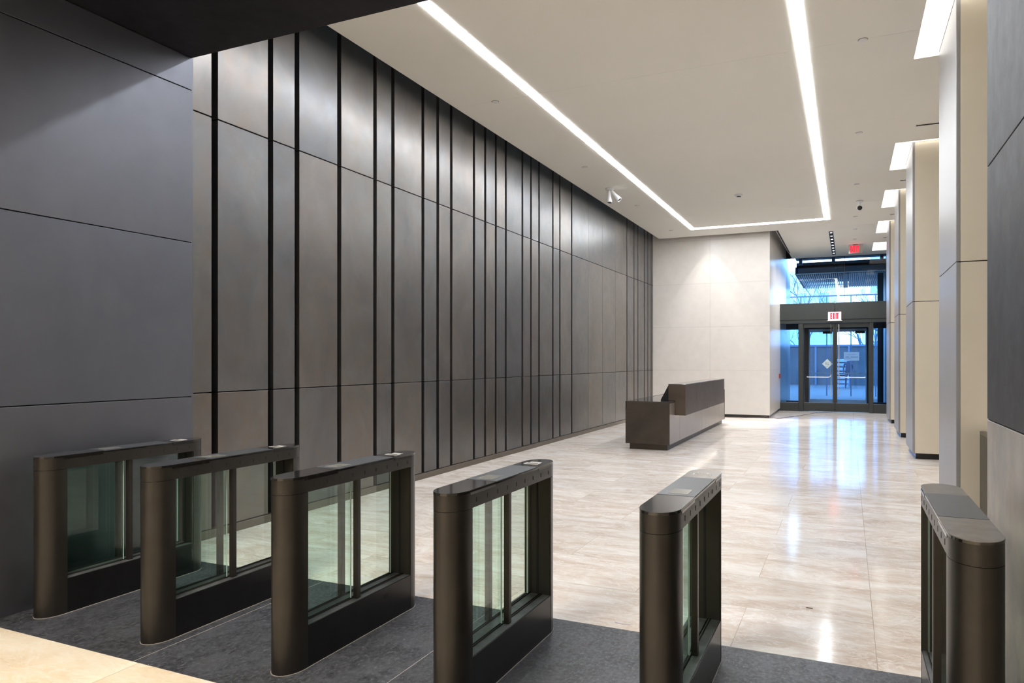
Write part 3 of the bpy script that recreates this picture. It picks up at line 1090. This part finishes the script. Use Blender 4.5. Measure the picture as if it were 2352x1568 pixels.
# ------------------------------------------------------------------ outside
structure(boxobj('floor', 'pavement', (-60, 60, YG + .1, 140, -.12, -.02)), 'grey pavement outside')
structure(boxobj('wall_outside_left', 'cream_stone', (XB - .8, XB, YG + .3, YG + 1.9, 0, 6)), 'stone wall continuing outside the glass')

cn = thing('canopy', 'dark entrance canopy with slatted soffit outside the upper glass', 'canopy', (0, 27.6, 4.6))


def cobj(name, mat, dims):
    o = boxobj(name, mat, dims, cn)
    o.matrix_parent_inverse = Matrix.Translation((0, -27.6, -4.6))
    return o


cobj('fascia', 'canopy', (-1.66, 2.8, 27.6, 27.72, 4.66, 5.05))
cobj('fascia_end', 'canopy', (-1.70, -1.62, 27.6, 33.0, 4.64, 4.9))
cobj('edge_beam', 'slat', (-1.66, 2.8, 27.58, 27.62, 4.635, 4.665))
for k in range(54):
    x = -1.6 + k * .068
    cobj('slat', 'slat', (x, x + .034, 27.7, 32.9, 4.60, 4.66))
for yy in (29.8, 31.6):
    cobj('cross_bar', 'slat', (-1.6, 2.1, yy, yy + .04, 4.60, 4.64))
for k in range(14):
    yy = 27.95 + k * .36
    cobj('cross_bar', 'slat', (.02, 2.1, yy, yy + .16, 4.62, 4.655))
cobj('deck', 'black', (-1.66, 2.8, 27.6, 33.0, 4.86, 4.95))
cobj('wide_slat', 'facade_blue', (-.16, .0, 27.7, 32.9, 4.59, 4.66))
for x in (-1.55, -.5, .98):
    cobj('bracket', 'canopy', (x, x + .10, 27.1, 27.6, 4.95, 5.15))
cobj('tie_beam', 'canopy', (-1.66, 1.3, YG + .15, 27.6, 5.12, 5.2))
tag(boxobj('canopy_post', 'ext_dark', (.92, 1.10, 27.75, 27.95, -.02, 4.588)), 'dark square post under the right side of the canopy', 'post')
structure(boxobj('wall_outside_right', 'ext_dark', (1.16, 1.9, YG + .2, 34, -.02, 5.5)), 'dark wall outside right of the glazing')


def tree(name, label, x, y, h, seed, lean=0.0):
    rnd = random.Random(seed)
    bm = bmesh.new()

    def grow(p, d, ln, r, lvl):
        pts = [p]
        q = Vector(p)
        dd = Vector(d)
        for _ in range(3):
            dd = (dd + Vector((rnd.uniform(-.22, .22), rnd.uniform(-.22, .22), rnd.uniform(-.12, .16)))).normalized()
            q = q + dd * ln / 3
            pts.append(tuple(q))
        tube(bm, pts, r, 5 if lvl < 2 else 4, r * .6, False)
        if lvl >= 7 or r < .005:
            return
        for _ in range(3 if lvl in (1, 2, 3) else 2):
            a = Vector((rnd.uniform(-1, 1), rnd.uniform(-1, 1), rnd.uniform(-.1, .9)))
            nd = (dd * .55 + a * .75).normalized()
            k = rnd.choice((1, 2, 3))
            grow(pts[k], nd, ln * rnd.uniform(.62, .85), r * .64, lvl + 1)
    grow((0, 0, -.02), (lean, 0, 1), h * .28, h * .010, 0)
    o = obj(name, bm, 'bark')
    o.location = (x, y, 0)
    tag(o, label, 'tree', 'bare trees across the street')
    return o


tree('bare_tree', 'bare tree with wide branches left of the centre mullion', -2.6, 55, 12, 3, .15)
tree('bare_tree', 'bare tree behind the middle of the upper glass', 1.2, 60, 13, 11, -.1)
tree('bare_tree', 'bare tree at the left end of the upper glass', -7.0, 57, 11, 21, .35)
tree('bare_tree', 'thin bare tree in front of the white building', 6.5, 66, 12, 34, -.3)


def building(label, x0, x1, y, z1, mat, nx, nz, wz):
    b = thing('building', label, 'building', ((x0 + x1) / 2, y, 0))
    w_ = x1 - x0
    boxobj('wall', mat, (-w_ / 2, w_ / 2, 0, 10, -.02, z1), b)
    for i in range(nx):
        for k in range(nz):
            cx = -w_ / 2 + w_ * (i + .5) / nx
            cz = wz + k * 2.9
            if cz + 1.6 < z1:
                fr = boxobj('window', 'facade', (cx - .62, cx + .62, -.06, 0, cz - .06, cz + 1.66), b)
                boxobj('pane', 'pane', (cx - .55, cx + .55, -.07, -.06, cz, cz + 1.6), fr)


building('white building with blue window panes at the right of the upper glass', 1.25, 14.0, 70, 18, 'facade', 6, 5, 1.6)
building('pale blue building behind the bare trees', -22, -1.2, 86, 11.5, 'facade_blue', 9, 3, 1.6)

hf = thing('hoarding', 'blue grey street hoarding seen through the glass doors', 'fence', (0, 52, 0))
boxobj('board', 'hoarding', (-12, 12, 0, .1, -.02, 2.55), hf)
for k in range(13):
    x = -12 + k * 2.0
    boxobj('batten', 'canopy', (x, x + .12, -.05, 0, -.02, 2.6), hf)
boxobj('top_rail', 'canopy', (-12, 12, -.08, 0, 2.5, 2.62), hf)

rl = thing('railing', 'thin dark rail on tall posts crossing in front of the trees', 'railing', (0, 36, 0))
boxobj('rail', 'canopy', (-3.5, 2.6, -.03, .03, 4.50, 4.56), rl)
for x in (-3.0, -2.0, -.9, .1, 1.1, 2.1):
    boxobj('post', 'canopy', (x, x + .05, -.025, .025, -.02, 4.5), rl)

bs = thing('bundle_stack', 'pile of pale layered bundles outside, behind the right glass door leaf', 'stack', (-.27, 46.6, 0))
for k in range(7):
    boxobj('sheet_bundle', 'bundle', (-.35 + .03 * (k % 2), .28 + .03 * (k % 3), 0, .9, .0 + k * .25 - .02, .17 + k * .25), bs, .03)
    boxobj('spacer', 'hoarding', (-.28, .2, .1, .8, .17 + k * .25, .23 + k * .25), bs)

# person standing outside, dark clothing
pn = thing('person', 'person in dark clothing standing outside behind the right glass door', 'person', (.02, 45.3, 0))
me = bpy.data.meshes.new('body')
V = [(0, 0, .93), (0, 0, 1.20), (0, 0, 1.42), (0, 0, 1.52), (0, -.01, 1.64), (0, 0, 1.73),
     (.10, 0, .88), (.12, -.02, .48), (.13, 0, .08), (.13, -.14, .03),
     (-.10, 0, .88), (-.12, -.02, .48), (-.14, 0, .08), (-.15, -.14, .03),
     (.20, 0, 1.38), (.25, .02, 1.10), (.20, -.16, .98), (-.20, 0, 1.38), (-.25, .02, 1.10), (-.22, -.10, .86)]
E_ = [(0, 1), (1, 2), (2, 3), (3, 4), (4, 5), (0, 6), (6, 7), (7, 8), (8, 9), (0, 10), (10, 11), (11, 12), (12, 13), (2, 14), (14, 15), (15, 16), (2, 17), (17, 18), (18, 19)]
RR = [.15, .15, .13, .055, .095, .07, .095, .065, .05, .04, .095, .065, .05, .04, .065, .048, .035, .065, .048, .035]
me.from_pydata(V, E_, [])
bo = bpy.data.objects.new('body', me)
COL.objects.link(bo)
bo.parent = pn
me.materials.append(M['cloth'])
sk = bo.modifiers.new('skin', 'SKIN')
for i, r_ in enumerate(RR):
    me.skin_vertices[0].data[i].radius = (r_, r_ * .85)
me.skin_vertices[0].data[0].use_root = True
ss = bo.modifiers.new('subdivision', 'SUBSURF')
ss.levels = ss.render_levels = 2
bm = bmesh.new()
lathe(bm, [(.01, 1.53), (.06, 1.56), (.085, 1.62), (.08, 1.68), (.05, 1.70)], (0, -.035, 0), 14)
obj('face', bm, 'skin', pn, 0, True)
